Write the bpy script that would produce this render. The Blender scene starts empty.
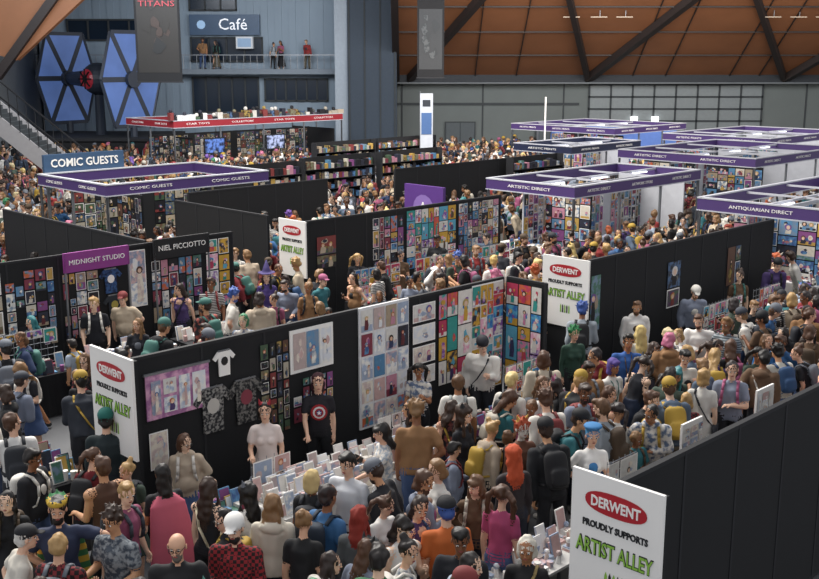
import bpy, math, random
from mathutils import Vector, Matrix, kdtree, noise
from mathutils.bvhtree import BVHTree
S=math.sqrt(.5)
def G(u,v,z=0.0): return Vector(((u-v)*S,(u+v)*S,z))
scene=bpy.context.scene
col=scene.collection
# ------------------------------------------------------------------ materials
def lin(c):
    return c/12.92 if c<=.04045 else ((c+.055)/1.055)**2.4
def hexc(h):
    h=h.lstrip('#'); return tuple(lin(int(h[i:i+2],16)/255) for i in (0,2,4))
_mc={}
def M(h,rough=.65,metal=0.0,emit=0.0,var=.18,scale=6.0,kind=None,h2=None):
    key=(h,rough,metal,emit,var,scale,kind,h2)
    if key in _mc: return _mc[key]
    m=bpy.data.materials.new((kind or 'mat')+'_'+h.lstrip('#')); m.use_nodes=True
    nt=m.node_tree; b=nt.nodes['Principled BSDF']
    c=hexc(h)
    b.inputs['Roughness'].default_value=rough; b.inputs['Metallic'].default_value=metal
    tc=nt.nodes.new('ShaderNodeTexCoord')
    mix=nt.nodes.new('ShaderNodeMix'); mix.data_type='RGBA'
    a2=hexc(h2) if h2 else tuple(x*(1-var) for x in c)
    mix.inputs['A'].default_value=(*c,1); mix.inputs['B'].default_value=(*a2,1)
    if kind=='check':
        t=nt.nodes.new('ShaderNodeTexChecker'); t.inputs['Scale'].default_value=scale
        nt.links.new(tc.outputs['Object'],t.inputs['Vector']); nt.links.new(t.outputs['Fac'],mix.inputs['Factor'])
    elif kind=='stripe':
        t=nt.nodes.new('ShaderNodeTexWave'); t.bands_direction='Z'; t.inputs['Scale'].default_value=scale
        nt.links.new(tc.outputs['Object'],t.inputs['Vector'])
        r=nt.nodes.new('ShaderNodeMath'); r.operation='GREATER_THAN'; r.inputs[1].default_value=.5
        nt.links.new(t.outputs['Fac'],r.inputs[0]); nt.links.new(r.outputs[0],mix.inputs['Factor'])
    elif kind=='blot':
        t=nt.nodes.new('ShaderNodeTexVoronoi'); t.inputs['Scale'].default_value=scale
        nt.links.new(tc.outputs['Object'],t.inputs['Vector'])
        r=nt.nodes.new('ShaderNodeMath'); r.operation='LESS_THAN'; r.inputs[1].default_value=.38
        nt.links.new(t.outputs['Distance'],r.inputs[0]); nt.links.new(r.outputs[0],mix.inputs['Factor'])
    else:
        t=nt.nodes.new('ShaderNodeTexNoise'); t.inputs['Scale'].default_value=scale; t.inputs['Detail'].default_value=3
        nt.links.new(tc.outputs['Object'],t.inputs['Vector'])
        if kind=='paint':
            r=nt.nodes.new('ShaderNodeMapRange'); r.inputs['From Min'].default_value=.44; r.inputs['From Max'].default_value=.60
            nt.links.new(t.outputs['Fac'],r.inputs['Value']); nt.links.new(r.outputs['Result'],mix.inputs['Factor'])
        else: nt.links.new(t.outputs['Fac'],mix.inputs['Factor'])
    nt.links.new(mix.outputs['Result'],b.inputs['Base Color'])
    if emit:
        nt.links.new(mix.outputs['Result'],b.inputs['Emission Color']); b.inputs['Emission Strength'].default_value=emit
    _mc[key]=m; return m
BLACK=M('#17181b',.85); BLK2=M('#202125',.75); ALU=M('#8d9196',.4,.6); WHITE=M('#f4f2ee',.6,var=.03); CREAM=M('#dcd7ce',.7)
# ------------------------------------------------------------------ mesh builder
class MB:
    def __init__(s): s.v=[];s.f=[];s.m=[];s.mats=[];s.ix={}
    def mi(s,m):
        if m.name not in s.ix: s.ix[m.name]=len(s.mats); s.mats.append(m)
        return s.ix[m.name]
    def add(s,vs,fs,m):
        n=len(s.v); s.v+= [Vector(p) for p in vs]; k=s.mi(m)
        for f in fs: s.f.append([i+n for i in f]); s.m.append(k)
    def poly(s,pts,m): s.add(pts,[list(range(len(pts)))],m)
    def box(s,a,b,m):
        x0,y0,z0=a;x1,y1,z1=b
        s.add([(x0,y0,z0),(x1,y0,z0),(x1,y1,z0),(x0,y1,z0),(x0,y0,z1),(x1,y0,z1),(x1,y1,z1),(x0,y1,z1)],
          [[3,2,1,0],[4,5,6,7],[0,1,5,4],[1,2,6,5],[2,3,7,6],[3,0,4,7]],m)
    def obox(s,c,X,Y,Z,m):
        c=Vector(c);vs=[c+X*i+Y*j+Z*k for k in(-1,1) for i,j in((-1,-1),(1,-1),(1,1),(-1,1))]
        s.add(vs,[[3,2,1,0],[4,5,6,7],[0,1,5,4],[1,2,6,5],[2,3,7,6],[3,0,4,7]],m)
    def beam(s,p,q,w,h,m):
        p=Vector(p);q=Vector(q);d=(q-p);a=d.normalized();up=Vector((0,0,1)) if abs(a.z)<.95 else Vector((0,1,0))
        x=a.cross(up).normalized();y=x.cross(a)
        s.obox((p+q)/2,d/2,x*w/2,y*h/2,m)
    def cyl(s,p,q,r0,r1,m,n=10):
        p=Vector(p);q=Vector(q);a=(q-p).normalized();up=Vector((0,0,1)) if abs(a.z)<.95 else Vector((0,1,0))
        x=a.cross(up).normalized();y=x.cross(a);vs=[]
        for c,r in((p,r0),(q,r1)):
            for i in range(n):
                t=2*math.pi*i/n; vs.append(c+x*r*math.cos(t)+y*r*math.sin(t))
        fs=[[i,(i+1)%n,n+(i+1)%n,n+i] for i in range(n)]+[list(range(n))[::-1],list(range(n,2*n))]
        s.add(vs,fs,m)
    def ball(s,c,r,m,n=10,k=6,R=None):
        c=Vector(c); r=r if hasattr(r,'__len__') else (r,r,r); vs=[];fs=[]
        for j in range(1,k):
            a=math.pi*j/k
            for i in range(n):
                t=2*math.pi*i/n; p=Vector((r[0]*math.sin(a)*math.cos(t),r[1]*math.sin(a)*math.sin(t),r[2]*math.cos(a)))
                vs.append(c+(R@p if R else p))
        for e in((0,0,r[2]),(0,0,-r[2])):
            p=Vector(e); vs.append(c+(R@p if R else p))
        T=len(vs)-2
        for j in range(k-2):
            for i in range(n): fs.append([j*n+i,(j+1)*n+i,(j+1)*n+(i+1)%n,j*n+(i+1)%n])
        for i in range(n): fs.append([T,i,(i+1)%n]); fs.append([T+1,(k-2)*n+(i+1)%n,(k-2)*n+i])
        s.add(vs,fs,m)
    def text(s,txt,size,m,o,X,Y,ext=.004,wfit=None,bold=.0):
        cu=bpy.data.curves.new('t','FONT'); cu.body=txt; cu.size=size; cu.align_x='CENTER'; cu.align_y='CENTER'; cu.extrude=ext; cu.offset=bold; cu.resolution_u=2
        ob=bpy.data.objects.new('t',cu); col.objects.link(ob); bpy.context.view_layer.update()
        me=bpy.data.meshes.new_from_object(ob.evaluated_get(bpy.context.evaluated_depsgraph_get()))
        X=Vector(X);Y=Vector(Y);N=X.cross(Y);o=Vector(o)
        k=1
        if wfit and len(me.vertices):
            w=max(v.co.x for v in me.vertices)-min(v.co.x for v in me.vertices); k=wfit/w
        s.add([o+X*v.co.x*k+Y*v.co.y+N*v.co.z for v in me.vertices],[list(p.vertices) for p in me.polygons],m)
        bpy.data.objects.remove(ob); bpy.data.curves.remove(cu); bpy.data.meshes.remove(me)
    def build(s,name,grid=False,smooth=False,parent=None):
        lo=[min(p[i] for p in s.v) for i in range(3)];hi=[max(p[i] for p in s.v) for i in range(3)]
        c=Vector(((lo[0]+hi[0])/2,(lo[1]+hi[1])/2,lo[2]))
        me=bpy.data.meshes.new(name); me.from_pydata([p-c for p in s.v],[],s.f)
        for m in s.mats: me.materials.append(m)
        me.polygons.foreach_set('material_index',s.m)
        if smooth: me.polygons.foreach_set('use_smooth',[True]*len(s.f))
        me.update()
        ob=bpy.data.objects.new(name,me); col.objects.link(ob)
        if grid: ob.location=G(c.x,c.y,c.z); ob.rotation_euler.z=math.pi/4
        else: ob.location=c
        if parent: ob.parent=parent
        return ob
UX=Vector((1,0,0));UY=Vector((0,1,0));UZ=Vector((0,0,1))
# ------------------------------------------------------------------ people
SK,HA,TO,BO,SH,AC,EW,DK,LP=range(9)
def rings_mesh(rs,n=16):
    vs=[];fs=[]
    for c,b,d in rs:
        for i in range(n):
            t=2*math.pi*i/n; vs.append(c+b*math.cos(t)+d*math.sin(t))
    k=len(rs)
    for j in range(k-1):
        for i in range(n): fs.append([j*n+i,j*n+(i+1)%n,(j+1)*n+(i+1)%n,(j+1)*n+i])
    fs.append(list(range(n))[::-1]); fs.append([(k-1)*n+i for i in range(n)])
    return vs,fs
class Fig:
    def __init__(s): s.v=[];s.f=[];s.t=[]
    def add(s,vs,fs,tag):
        n=len(s.v); s.v+=vs; s.t+=[tag]*len(vs); s.f+=[[i+n for i in f] for f in fs]
    def cap(s,p0,p1,r0,r1,tag,hint=None,fl=1.0):
        d=p1-p0;L=max(d.length,1e-4);a=d/L
        h=hint if hint is not None else (UZ if abs(a.z)<.9 else UY)
        x=(h-a*h.dot(a)).normalized();y=a.cross(x);rs=[]
        for k in range(1,5):
            t=math.pi/2*k/5; rs.append((p0-a*r0*math.cos(t),x*r0*math.sin(t),y*r0*math.sin(t)*fl))
        m=max(2,int(L/.025)+1)
        for k in range(m+1):
            f=k/m;r=r0+(r1-r0)*f; rs.append((p0+d*f,x*r,y*r*fl))
        for k in range(4,0,-1):
            t=math.pi/2*k/5; rs.append((p1+a*r1*math.cos(t),x*r1*math.sin(t),y*r1*math.sin(t)*fl))
        s.add(*rings_mesh(rs),tag)
    def loft(s,M4,rows,tag):
        out=[]
        for a,b in zip(rows,rows[1:]):
            L=math.dist(a[:3],b[:3]); m=max(1,int(L/.022))
            for k in range(m):
                f=k/m; out.append([a[i]+(b[i]-a[i])*f for i in range(5)])
        out.append(list(rows[-1]))
        R=M4.to_3x3(); rs=[(M4@Vector(r[:3]),R@Vector((r[3],0,0)),R@Vector((0,r[4],0))) for r in out]
        s.add(*rings_mesh(rs,28),tag)
    def ell(s,M4,c,r,tag,p=1.0):
        rs=[];R=M4.to_3x3();k=15
        for j in range(1,k):
            t=math.pi*j/k; z=-math.cos(t);w=math.sin(t)
            z=math.copysign(abs(z)**p,z); w=w**p
            rs.append((M4@Vector((c[0],c[1],c[2]+r[2]*z)),R@Vector((r[0]*w,0,0)),R@Vector((0,r[1]*w,0))))
        s.add(*rings_mesh(rs,26),tag)
ARMS={'down':((.14,.02,-1),(.03,-.18,-1)),'bent':((.18,-.12,-1),(-.15,-1,.0)),'phone':((.1,-.3,-1),(-.3,-.75,.6)),
 'hip':((.55,.25,-1),(-.6,-.15,-.45)),'soft':((.18,.05,-1),(-.05,-.5,-.9)),'reach':((.12,-.8,-.6),(0,-1,-.25)),
 'strap':((.25,-.1,-1),(-.55,-.55,.75)),'cross':((.18,-.25,-1),(-.95,-.5,.12)),'table':((.12,-.45,-.9),(-.1,-.75,-.55)),
 'swing':((.1,.4,-1),(.02,.1,-1)),'wide':((1,-.1,-.25),(.7,-.3,-.4))}
LEGS={'stand':(((.05,0,-1),(.01,.03,-1)),((.07,-.04,-1),(.03,.05,-1))),
 'walk':(((.02,-.38,-1),(.01,.0,-1)),((.02,.22,-1),(.02,.5,-1))),
 'contra':(((.02,.0,-1),(-.02,.03,-1)),((.16,-.14,-1),(.06,.08,-1)))}
SLOTS=[M('#c99a7c',.5,var=.06),M('#2a1d17',.6),M('#1b1c22',.85),M('#20242e',.85),M('#1c1c1e',.6),M('#30323a',.8),M('#f0eeea',.3),M('#120d0c',.3),M('#9a4a45',.5)]
def person_mesh(name,c):
    F=Fig(); rn=random.Random(c.get('seed',1)); male=c.get('g','f')=='m'
    top=c.get('top','tee'); bot=c.get('bot','pants'); hair=c.get('hair','short'); ex=c.get('ex',()); fat=c.get('fat',1.0)
    lg=LEGS[c.get('leg','stand')]; lg=lg if c.get('flip',0)==0 else lg[::-1]
    al=c.get('armL','down'); ar=c.get('armR','down')
    sh=.178 if male else .153
    ank=[]; pts=[]
    for sd,(td,sdir) in zip((1,-1),lg):
        h=Vector((.088*sd,0,-.03)); t=Vector((td[0]*sd,td[1],td[2])).normalized(); q=Vector((sdir[0]*sd,sdir[1],sdir[2])).normalized()
        k=h+t*.42; a=k+q*.41; pts.append((h,k,a,sd)); ank.append(a.z)
    pz=-min(ank)+.075
    P0=Vector((0,0,pz)); T=Matrix.Translation(P0)@Matrix.Rotation(math.radians(c.get('lean',3)),4,'X')@Matrix.Rotation(math.radians(c.get('twist',0)),4,'Z')
    for h,k,a,sd in pts:
        h,k,a=h+P0,k+P0,a+P0
        if bot in('pants','wide'):
            w=.02 if bot=='wide' else .004
            F.cap(h,k,.092*fat,.062+w,BO); F.cap(k,a+(k-a)*.08,.060+w,.045+w*1.4,BO)
            F.cap(a+(k-a)*.12,a,.03,.035,SH)
        elif bot=='shorts':
            e=h.lerp(k,.82); F.cap(h,e,.098*fat,.082,BO); F.cap(e.lerp(h,.12),k,.062,.052,SK); F.cap(k,k.lerp(a,.35),.052,.056,SK);F.cap(k.lerp(a,.35),a,.056,.034,SK)
        else:
            tg=AC if bot=='skirt_tights' else SK
            F.cap(h.lerp(k,.3),k,.072,.052,tg); F.cap(k,k.lerp(a,.35),.052,.054,tg);F.cap(k.lerp(a,.35),a,.054,.034,tg)
        fd=Vector((.25*sd,-1,0)).normalized()
        if c.get('leg')=='walk' and a.z>.12: fd=Vector((.05*sd,-.8,-.6)).normalized()
        F.cap(a+Vector((0,.02,-.035)),a+fd*.15+Vector((0,0,-.042)),.04,.033,SH,UZ,1.1)
    hem=-.06
    B=TO if bot=='dress' else BO
    F.loft(T,[(0,.0,-.11,.10*fat,.08),(0,.0,-.05,.158*fat,.112*fat),(0,0,.02,.158*fat,.115*fat),(0,0,.08,.14*fat,.10*fat)],B)
    if bot in('skirt','skirt_tights','dress','long_skirt','robe'):
        zb={'skirt':-.40,'skirt_tights':-.36,'dress':-.46,'long_skirt':-.78,'robe':-.86}[bot]; rb={'skirt':.27,'skirt_tights':.28,'dress':.27,'long_skirt':.3,'robe':.3}[bot]
        Tz=Matrix.Translation(P0)
        F.loft(Tz,[(0,0,.12,.13*fat,.10),(0,0,0,.17*fat,.13),(0,0,zb*.5,.20*fat,.17),(0,0,zb,rb,rb*.85)],TO if bot in('dress','robe') else BO)
    g=.02 if top in('hoodie','jacket') else (.008 if male else .0)
    w=(.152 if male else .130)*fat; ch=(.178 if male else .152)*(.5+.5*fat)
    F.loft(T,[(0,0,hem,.155*fat+g,.118*fat+g),(0,0,.06,w+.012+g,.108*fat+g),(0,-.005,.16,w+g,.102*fat+g),(0,-.01,.30,ch+g,.112+g),(0,0,.40,ch*.97+g,.105+g),(0,.01,.455,ch*.75,.075),(0,.012,.50,.075,.06),(0,.01,.52,.055,.052)],TO)
    F.cap(T@Vector((-sh,0,.437)),T@Vector((sh,0,.437)),.058+g*.4,.058+g*.4,TO)
    if not male:
        for sd in(1,-1): F.ell(T,(.065*sd,-.085,.30),(.06,.055,.058),TO)
    if fat>1.15: F.ell(T,(0,-.05,.10),(.15*fat,.12*fat,.16),TO)
    if top=='tank':
        F.ell(T,(0,-.075,.44),(.06,.035,.05),SK)
        for sd in(1,-1): F.cap(T@Vector((sd*(sh-.01),0,.44)),T@Vector((sd*(sh+.02),0,.43)),.064,.062,SK)
    F.cap(T@Vector((0,.012,.49)),T@Vector((0,-.008,.61)),.052 if male else .045,.05 if male else .043,SK)
    if top=='hoodie' or 'hood' in ex: F.ell(T,(0,.085,.47),(.12,.07,.07),TO); F.cap(T@Vector((-.08,.0,.50)),T@Vector((.08,.0,.50)),.05,.05,TO)
    DV=[];DF=[];DM=[]
    def dadd(mb,tag):
        n=len(DV); DV.extend(mb.v); DF.extend([[i+n for i in f] for f in mb.f]); DM.extend([tag]*len(mb.f))
    RT=T.to_3x3()
    for sd,pose in((1,al),(-1,ar)):
        ud,fd=ARMS[pose]
        u=(RT@Vector((ud[0]*sd,ud[1],ud[2]))).normalized(); f=(RT@Vector((fd[0]*sd,fd[1],fd[2]))).normalized()
        s0=T@Vector((sh*sd+.008*sd,0,.432)); e=s0+u*.275; wr=e+f*.235
        r=1.12 if male else 1.0
        if top in('long','hoodie','jacket'):
            F.cap(s0,e,.054*r+g,.045*r+g,TO); F.cap(e,wr.lerp(e,.04),.045*r+g,.035*r+g*.5,TO)
        else:
            fr=.55 if top=='tee' else .03
            cu=s0.lerp(e,fr)
            if fr>.1: F.cap(s0,cu,.056*r,.054*r+g,TO)
            F.cap(cu.lerp(s0,.1) if fr>.1 else s0,e,.041*r,.036*r,SK); F.cap(e,e.lerp(wr,.3),.036*r,.037*r,SK); F.cap(e.lerp(wr,.3),wr,.037*r,.025*r,SK)
        hint=Vector((0,1,0)) if abs(f.y)<.7 else UZ
        if pose in('bent','reach','table'): hint=UX
        x=(hint-f*hint.dot(f)).normalized(); y=f.cross(x)
        F.cap(wr,wr+f*.02,.027,.034,SK,x,.75)
        F.cap(wr+f*.02,wr+f*.075,.038,.036,SK,x,.5)
        if y.dot(Vector((-sd,0,0)))<0: y=-y
        base=wr+f*.085
        for j,(ln,off) in enumerate(zip((.07,.078,.072,.055),(-.027,-.009,.009,.027))):
            m=MB(); b0=base+x*off-f*.012; curl=.35+.08*j
            k1=b0+(f*math.cos(curl)+y*math.sin(curl))*ln*.5; k2=k1+(f*math.cos(curl*2.2)+y*math.sin(curl*2.2))*ln*.5
            m.cyl(b0,k1,.0095,.0088,BLACK,6); m.cyl(k1-(k1-b0)*.08,k2,.0088,.0065,BLACK,6); dadd(m,SK)
        m=MB(); fwd=x if x.y<0 else -x
        b0=wr+f*.03+fwd*.028; k1=b0+(f*.6+fwd*.7+y*.3).normalized()*.035; k2=k1+(f*.95+fwd*.2+y*.4).normalized()*.03
        m.cyl(b0,k1,.0115,.010,BLACK,6); m.cyl(k1,k2,.010,.0075,BLACK,6); dadd(m,SK)
        if pose=='phone' and sd==-1:
            m=MB(); cpt=wr+f*.10+y*.03; m.obox(cpt,x*.04,y*.006,f*.078,BLACK); dadd(m,DK)
        if 'tote' in ex and sd==1:
            m=MB(); cpt=wr+Vector((0.02*sd,0,-.38)); m.obox(cpt,UX*.04,UY*.17,UZ*.19,BLACK)
            m.beam(wr+Vector((0,-.01,-.02)),cpt+Vector((0,-.1,.19)),.015,.01,BLACK);m.beam(wr+Vector((0,.01,-.02)),cpt+Vector((0,.1,.19)),.015,.01,BLACK); dadd(m,AC)
    H=T@Matrix.Translation((0,-.015,.69))@Matrix.Rotation(math.radians(c.get('turn',0)),4,'Z')@Matrix.Rotation(math.radians(c.get('tilt',0)-c.get('lean',3)*.6),4,'X')
    F.ell(H,(0,.005,.02),(.075,.094,.095),SK); F.ell(H,(0,-.024,-.045),(.058,.066,.07),SK); F.ell(H,(0,-.06,-.085),(.028,.03,.026),SK)
    hv=hair
    if hv!='bald':
        puff={'afro':1.28,'spiky':1.06,'big':1.14}.get(hv,1.0)
        F.ell(H,(0,.022,.038+(puff-1)*.05),(.088*puff,.098*puff,.095*puff),HA)
        if hv in('short','cap','spiky','beanie'): F.ell(H,(0,.05,-.01),(.080,.072,.075),HA)
        if hv=='short' and rn.random()<.6: F.ell(H,(.015*rn.choice((-1,1)),-.03,.102),(.066,.056,.036),HA)
        if hv=='spiky':
            for k in range(14):
                a=2.4*k; ph=.3+.08*k; d=Vector((math.sin(ph)*math.cos(a),math.sin(ph)*math.sin(a)*.9+.1,math.cos(ph))).normalized()
                if d.y<-.5 and d.z<.4: continue
                F.cap(H@(Vector((0,.02,.04))+d*.08),H@(Vector((0,.02,.04))+d*.135),.028,.010,HA)
        if hv in('bob','bangs'):
            F.loft(H,[(0,.03,.08,.08,.085),(0,.035,0,.096,.08),(0,.042,-.09,.100,.07),(0,.045,-.13,.08,.055)],HA)
        if hv in('long','big','vlong','bangs_long'):
            zb={'long':-.28,'big':-.36,'vlong':-.46,'bangs_long':-.30}[hv]
            F.loft(H,[(0,.035,.06,.082,.085),(0,.045,-.05,.094*puff,.07),(0,.075,-.14,.095*puff,.055),(0,.105,zb*.7,.09*puff,.045),(0,.11,zb,.04*puff,.02)],HA)
            if rn.random()<.6:
                for sd in(1,-1): F.cap(H@Vector((.08*sd,-.005,.0)),H@Vector((.09*sd,-.05,-.24)),.022,.02,HA)
        if hv in('bangs','bangs_long','big'): F.ell(H,(0,-.055,.064),(.07,.044,.035),HA)
        if hv=='pony':
            F.cap(H@Vector((0,.11,.05)),H@Vector((0,.165,-.02)),.028,.034,HA);F.cap(H@Vector((0,.165,-.02)),H@Vector((0,.16,-.2)),.034,.014,HA)
        if hv=='bun': F.ell(H,(0,.08,.12),(.045,.045,.042),HA)
        if hv=='buns':
            for sd in(1,-1): F.ell(H,(.075*sd,.04,.12),(.04,.04,.04),HA)
        if hv=='twin':
            for sd in(1,-1):
                F.cap(H@Vector((.09*sd,.05,.05)),H@Vector((.15*sd,.06,-.02)),.03,.04,HA);F.cap(H@Vector((.15*sd,.06,-.02)),H@Vector((.15*sd,.05,-.36)),.04,.015,HA)
    if hv=='cap' : F.ell(H,(0,.014,.066),(.097,.112,.085),AC); F.ell(H,(0,-.11,.058),(.065,.07,.010),AC)
    if hv=='beanie': F.ell(H,(0,.017,.074),(.098,.114,.095),AC)
    if hv=='beret': F.ell(H,(.01,.02,.125),(.12,.125,.04),AC)
    if 'beard' in ex: F.ell(H,(0,-.045,-.085),(.055,.055,.05),HA)
    if 'ears' in ex:
        for sd in(1,-1): F.cap(H@Vector((.06*sd,.01,.12)),H@Vector((.075*sd,.01,.19)),.026,.008,AC)
    if 'witch' in ex:
        F.loft(H,[(0,.01,.085,.2,.2),(0,.01,.10,.19,.19),(0,.01,.11,.10,.11),(0,.015,.2,.07,.075),(0,.05,.3,.035,.035),(0,.09,.36,.012,.012)],AC)
    if 'crown' in ex:
        F.loft(H,[(0,.01,.08,.098,.114),(0,.01,.12,.10,.118)],AC)
        for k in range(8):
            a=k*math.pi/4; F.cap(H@Vector((.09*math.cos(a),.01+.105*math.sin(a),.11)),H@Vector((.1*math.cos(a),.01+.115*math.sin(a),.16)),.016,.008,AC)
    if 'backpack' in ex:
        F.ell(T,(0,.19,.24),(.145,.085,.215),AC,.45); F.ell(T,(0,.28,.16),(.105,.035,.10),AC,.5)
    if 'cape' in ex:
        F.loft(T,[(0,.06,.47,.10,.05),(0,.10,.38,.21,.05),(0,.15,.1,.25,.06),(0,.2,-.3,.29,.07),(0,.24,-.62,.32,.06)],AC)
    me=bpy.data.meshes.new('tmp'); me.from_pydata(F.v,[],F.f)
    ob=bpy.data.objects.new('tmp',me); col.objects.link(ob)
    r=ob.modifiers.new('r','REMESH'); r.mode='VOXEL'; r.voxel_size=.0155
    sm=ob.modifiers.new('s','SMOOTH'); sm.factor=.5; sm.iterations=2
    bpy.context.view_layer.update()
    rm=bpy.data.meshes.new_from_object(ob.evaluated_get(bpy.context.evaluated_depsgraph_get()))
    bpy.data.objects.remove(ob); bpy.data.meshes.remove(me)
    V=[v.co.copy() for v in rm.vertices]; Nn=[v.normal.copy() for v in rm.vertices]
    FF=[list(p.vertices) for p in rm.polygons]
    bvh=BVHTree.FromPolygons(V,FF)
    keep=[]
    for i,p in enumerate(F.v):
        loc,nr,ix,ds=bvh.find_nearest(p)
        if loc is None or not (ds>.0058 and (p-loc).dot(nr)<0): keep.append(i)
    kd=kdtree.KDTree(len(keep))
    for i in keep: kd.insert(F.v[i],i)
    kd.balance()
    tg=[F.t[kd.find(p.center)[1]] for p in rm.polygons]
    bpy.data.meshes.remove(rm)
    vt=[SK]*len(V)
    for f,t in zip(FF,tg):
        for i in f: vt[i]=t
    off=Vector((c.get('seed',1)*3.1,0,0))
    for i,t in enumerate(vt):
        p=V[i]
        if t in(TO,BO): V[i]=p+Nn[i]*(noise.noise(Vector((p.x*11,p.y*11,p.z*7))+off)*.016)
        elif t==HA: V[i]=p+Nn[i]*(noise.noise(Vector((p.x*34,p.y*34,p.z*9))+off)*.010+noise.noise(p*13+off)*.020)
    R3=H.to_3x3()
    def fb(cc,rr,tag,n=8,k=5):
        m=MB(); m.ball(H@Vector(cc),rr,BLACK,n,k,R3); dadd(m,tag)
    for sd in(1,-1):
        fb((.030*sd,-.081,.004),(.0145,.010,.0085),EW); fb((.030*sd,-.0885,.003),(.0075,.005,.008),DK)
        fb((.031*sd,-.088,.025),(.018,.005,.0035),HA)
        if hv not in('long','big','vlong','bangs_long','bob','bangs'): fb((.081*sd,.004,-.008),(.010,.018,.028),SK)
    fb((0,-.098,-.024),(.013,.018,.012),SK); fb((0,-.094,-.006),(.009,.013,.022),SK)
    fb((0,-.089,-.058),(.022,.009,.007),LP)
    if 'glasses' in ex:
        for sd in(1,-1):
            m=MB(); cc=Vector((.031*sd,-.102,.003))
            for k in range(10):
                a,b=2*math.pi*k/10,2*math.pi*(k+1)/10
                m.cyl(H@(cc+Vector((.022*math.cos(a),0,.018*math.sin(a)))),H@(cc+Vector((.022*math.cos(b),0,.018*math.sin(b)))),.003,.003,BLACK,4)
            m.cyl(H@Vector((.053*sd,-.10,.006)),H@Vector((.083*sd,.0,.008)),.0028,.0028,BLACK,4); dadd(m,DK)
    if 'backpack' in ex:
        for sd in(1,-1):
            m=MB(); P=[(.10,.12,.44),(.10,.03,.512),(.10,-.06,.49),(.105,-.118-g,.40),(.115,-.13-g,.27),(.135,-.10-g,.16),(.165,-.0,.10),(.13,.13,.08)]
            P=[T@Vector((a*sd,b,cc)) for a,b,cc in P]
            for a,b in zip(P,P[1:]): m.beam(a,b,.04,.018,BLACK)
            dadd(m,AC)
    if 'crossbody' in ex:
        m=MB(); P=[(.10,.08,.44),(.10,.02,.507),(.09,-.08,.46),(.03,-.145,.33),(-.06,-.13,.15),(-.17,-.06,-.04)]
        P=[T@Vector(a) for a in P]
        for a,b in zip(P,P[1:]): m.beam(a,b,.03,.012,BLACK)
        P=[(.10,.08,.44),(.02,.14,.28),(-.10,.13,.08),(-.17,.03,-.04)]; P=[T@Vector(a) for a in P]
        for a,b in zip(P,P[1:]): m.beam(a,b,.03,.012,BLACK)
        m.obox(T@Vector((-.21,0,-.12)),RT@UX*.04,RT@UY*.12,RT@UZ*.1,BLACK); dadd(m,AC)
    if 'lanyard' in ex:
        m=MB(); yf=-.135-g
        for sd in(1,-1):
            P=[T@Vector(a) for a in((.055*sd,.0,.50),(.05*sd,-.09,.44),(.03*sd,yf-.01,.3),(.003*sd,yf,.14))]
            for a,b in zip(P,P[1:]): m.beam(a,b,.014,.006,BLACK)
        dadd(m,AC)
        m=MB(); m.obox(T@Vector((0,yf-.008,.09)),RT@UX*.045,RT@UY*.003,RT@UZ*.06,BLACK); dadd(m,EW)
    if 'print' in ex:
        m=MB(); m.ball(T@Vector((0,-.108-g,.30)),(.075,.03 if male else .05,.075),BLACK,14,7,RT); dadd(m,AC)
    n=len(V); V+=DV; FF+=[[i+n for i in f] for f in DF]; tg+=DM
    me=bpy.data.meshes.new(name); me.from_pydata(V,[],FF)
    for s in SLOTS: me.materials.append(s)
    me.polygons.foreach_set('material_index',tg); me.polygons.foreach_set('use_smooth',[True]*len(FF)); me.update()
    return me
SKINS=[M(h,.5,var=.07) for h in('#e4b89c','#d9aa8c','#eac4a8','#c89670','#a87450','#855639','#ddae92','#e6bda2')]
HAIRS=[M(h,.5,var=.35,scale=30) for h in('#17120f','#1d1512','#3a271c','#553826','#2e1f18','#694a30','#8a6844','#15110f','#2a2020','#b89460')]
WIGS=[M(h,.5,var=.3,scale=30) for h in('#dcc484','#ccbc92','#983826','#b85a30','#2f7a80','#684694','#c4708e','#3a8058','#e4e0d8','#3a58a0','#d4ba78','#ccac68')]
TOPS=[M(h,.85,var=.2,scale=9) for h in('#121318','#15161a','#191a20','#101116','#1c1e25','#16181d','#131419','#1f2026','#24262e','#2d323c','#ebe8e3','#e2dfd8','#ddd9d0','#d0ccc4','#98a0a8','#28385a','#742028','#56667a','#c8b8a0','#3e4c42','#96506c','#2f5c8c','#d4cec2','#664e3a','#943434','#4c3c6c','#2f6c74','#80889a','#e8e5e0','#a4b0c0','#b8a894','#96704c')]
TOPS+=[M('#22242c',.85,kind='stripe',h2='#c9c7c2',scale=9),M('#7d2a30',.85,kind='check',h2='#1a1416',scale=24),M('#1a1b20',.85,kind='paint',h2='#9a5048',scale=14),M('#d4d0c8',.85,kind='paint',h2='#5a6a84',scale=14)]
BOTS=[M(h,.85,var=.2,scale=9) for h in('#14161b','#181a20','#1b2130','#26324a','#3a5078','#1c1d22','#5c5648','#33353c','#928a78','#2a2c33','#4a608a','#1a1b1f')]
SHOES=[M(h,.6) for h in('#18181a','#202022','#c9c7c2','#3a2a20')]
ACCS=[M(h,.75,var=.2) for h in('#1a1b20','#23262e','#3a3f49','#6a6f78','#7b3030','#2f4f78','#b9b2a4','#4a3a2a','#a05478','#407068','#b09038','#17181c','#d8d4cc')]
def dress(ob,rn,ov={}):
    d={SK:rn.choice(SKINS),HA:rn.choice(WIGS) if rn.random()<.14 else rn.choice(HAIRS),TO:rn.choice(TOPS),BO:rn.choice(BOTS),SH:rn.choice(SHOES),AC:rn.choice(ACCS)}
    d.update(ov)
    for i,m in d.items():
        ob.material_slots[i].link='OBJECT'; ob.material_slots[i].material=m
rv=random.Random(11); VAR=[]
hf=['long','long','bob','pony','bun','bangs_long','big','vlong','buns','twin','bangs','short','long','pony']
hm=['short','short','short','cap','beanie','spiky','short','bob','short','cap']
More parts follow.
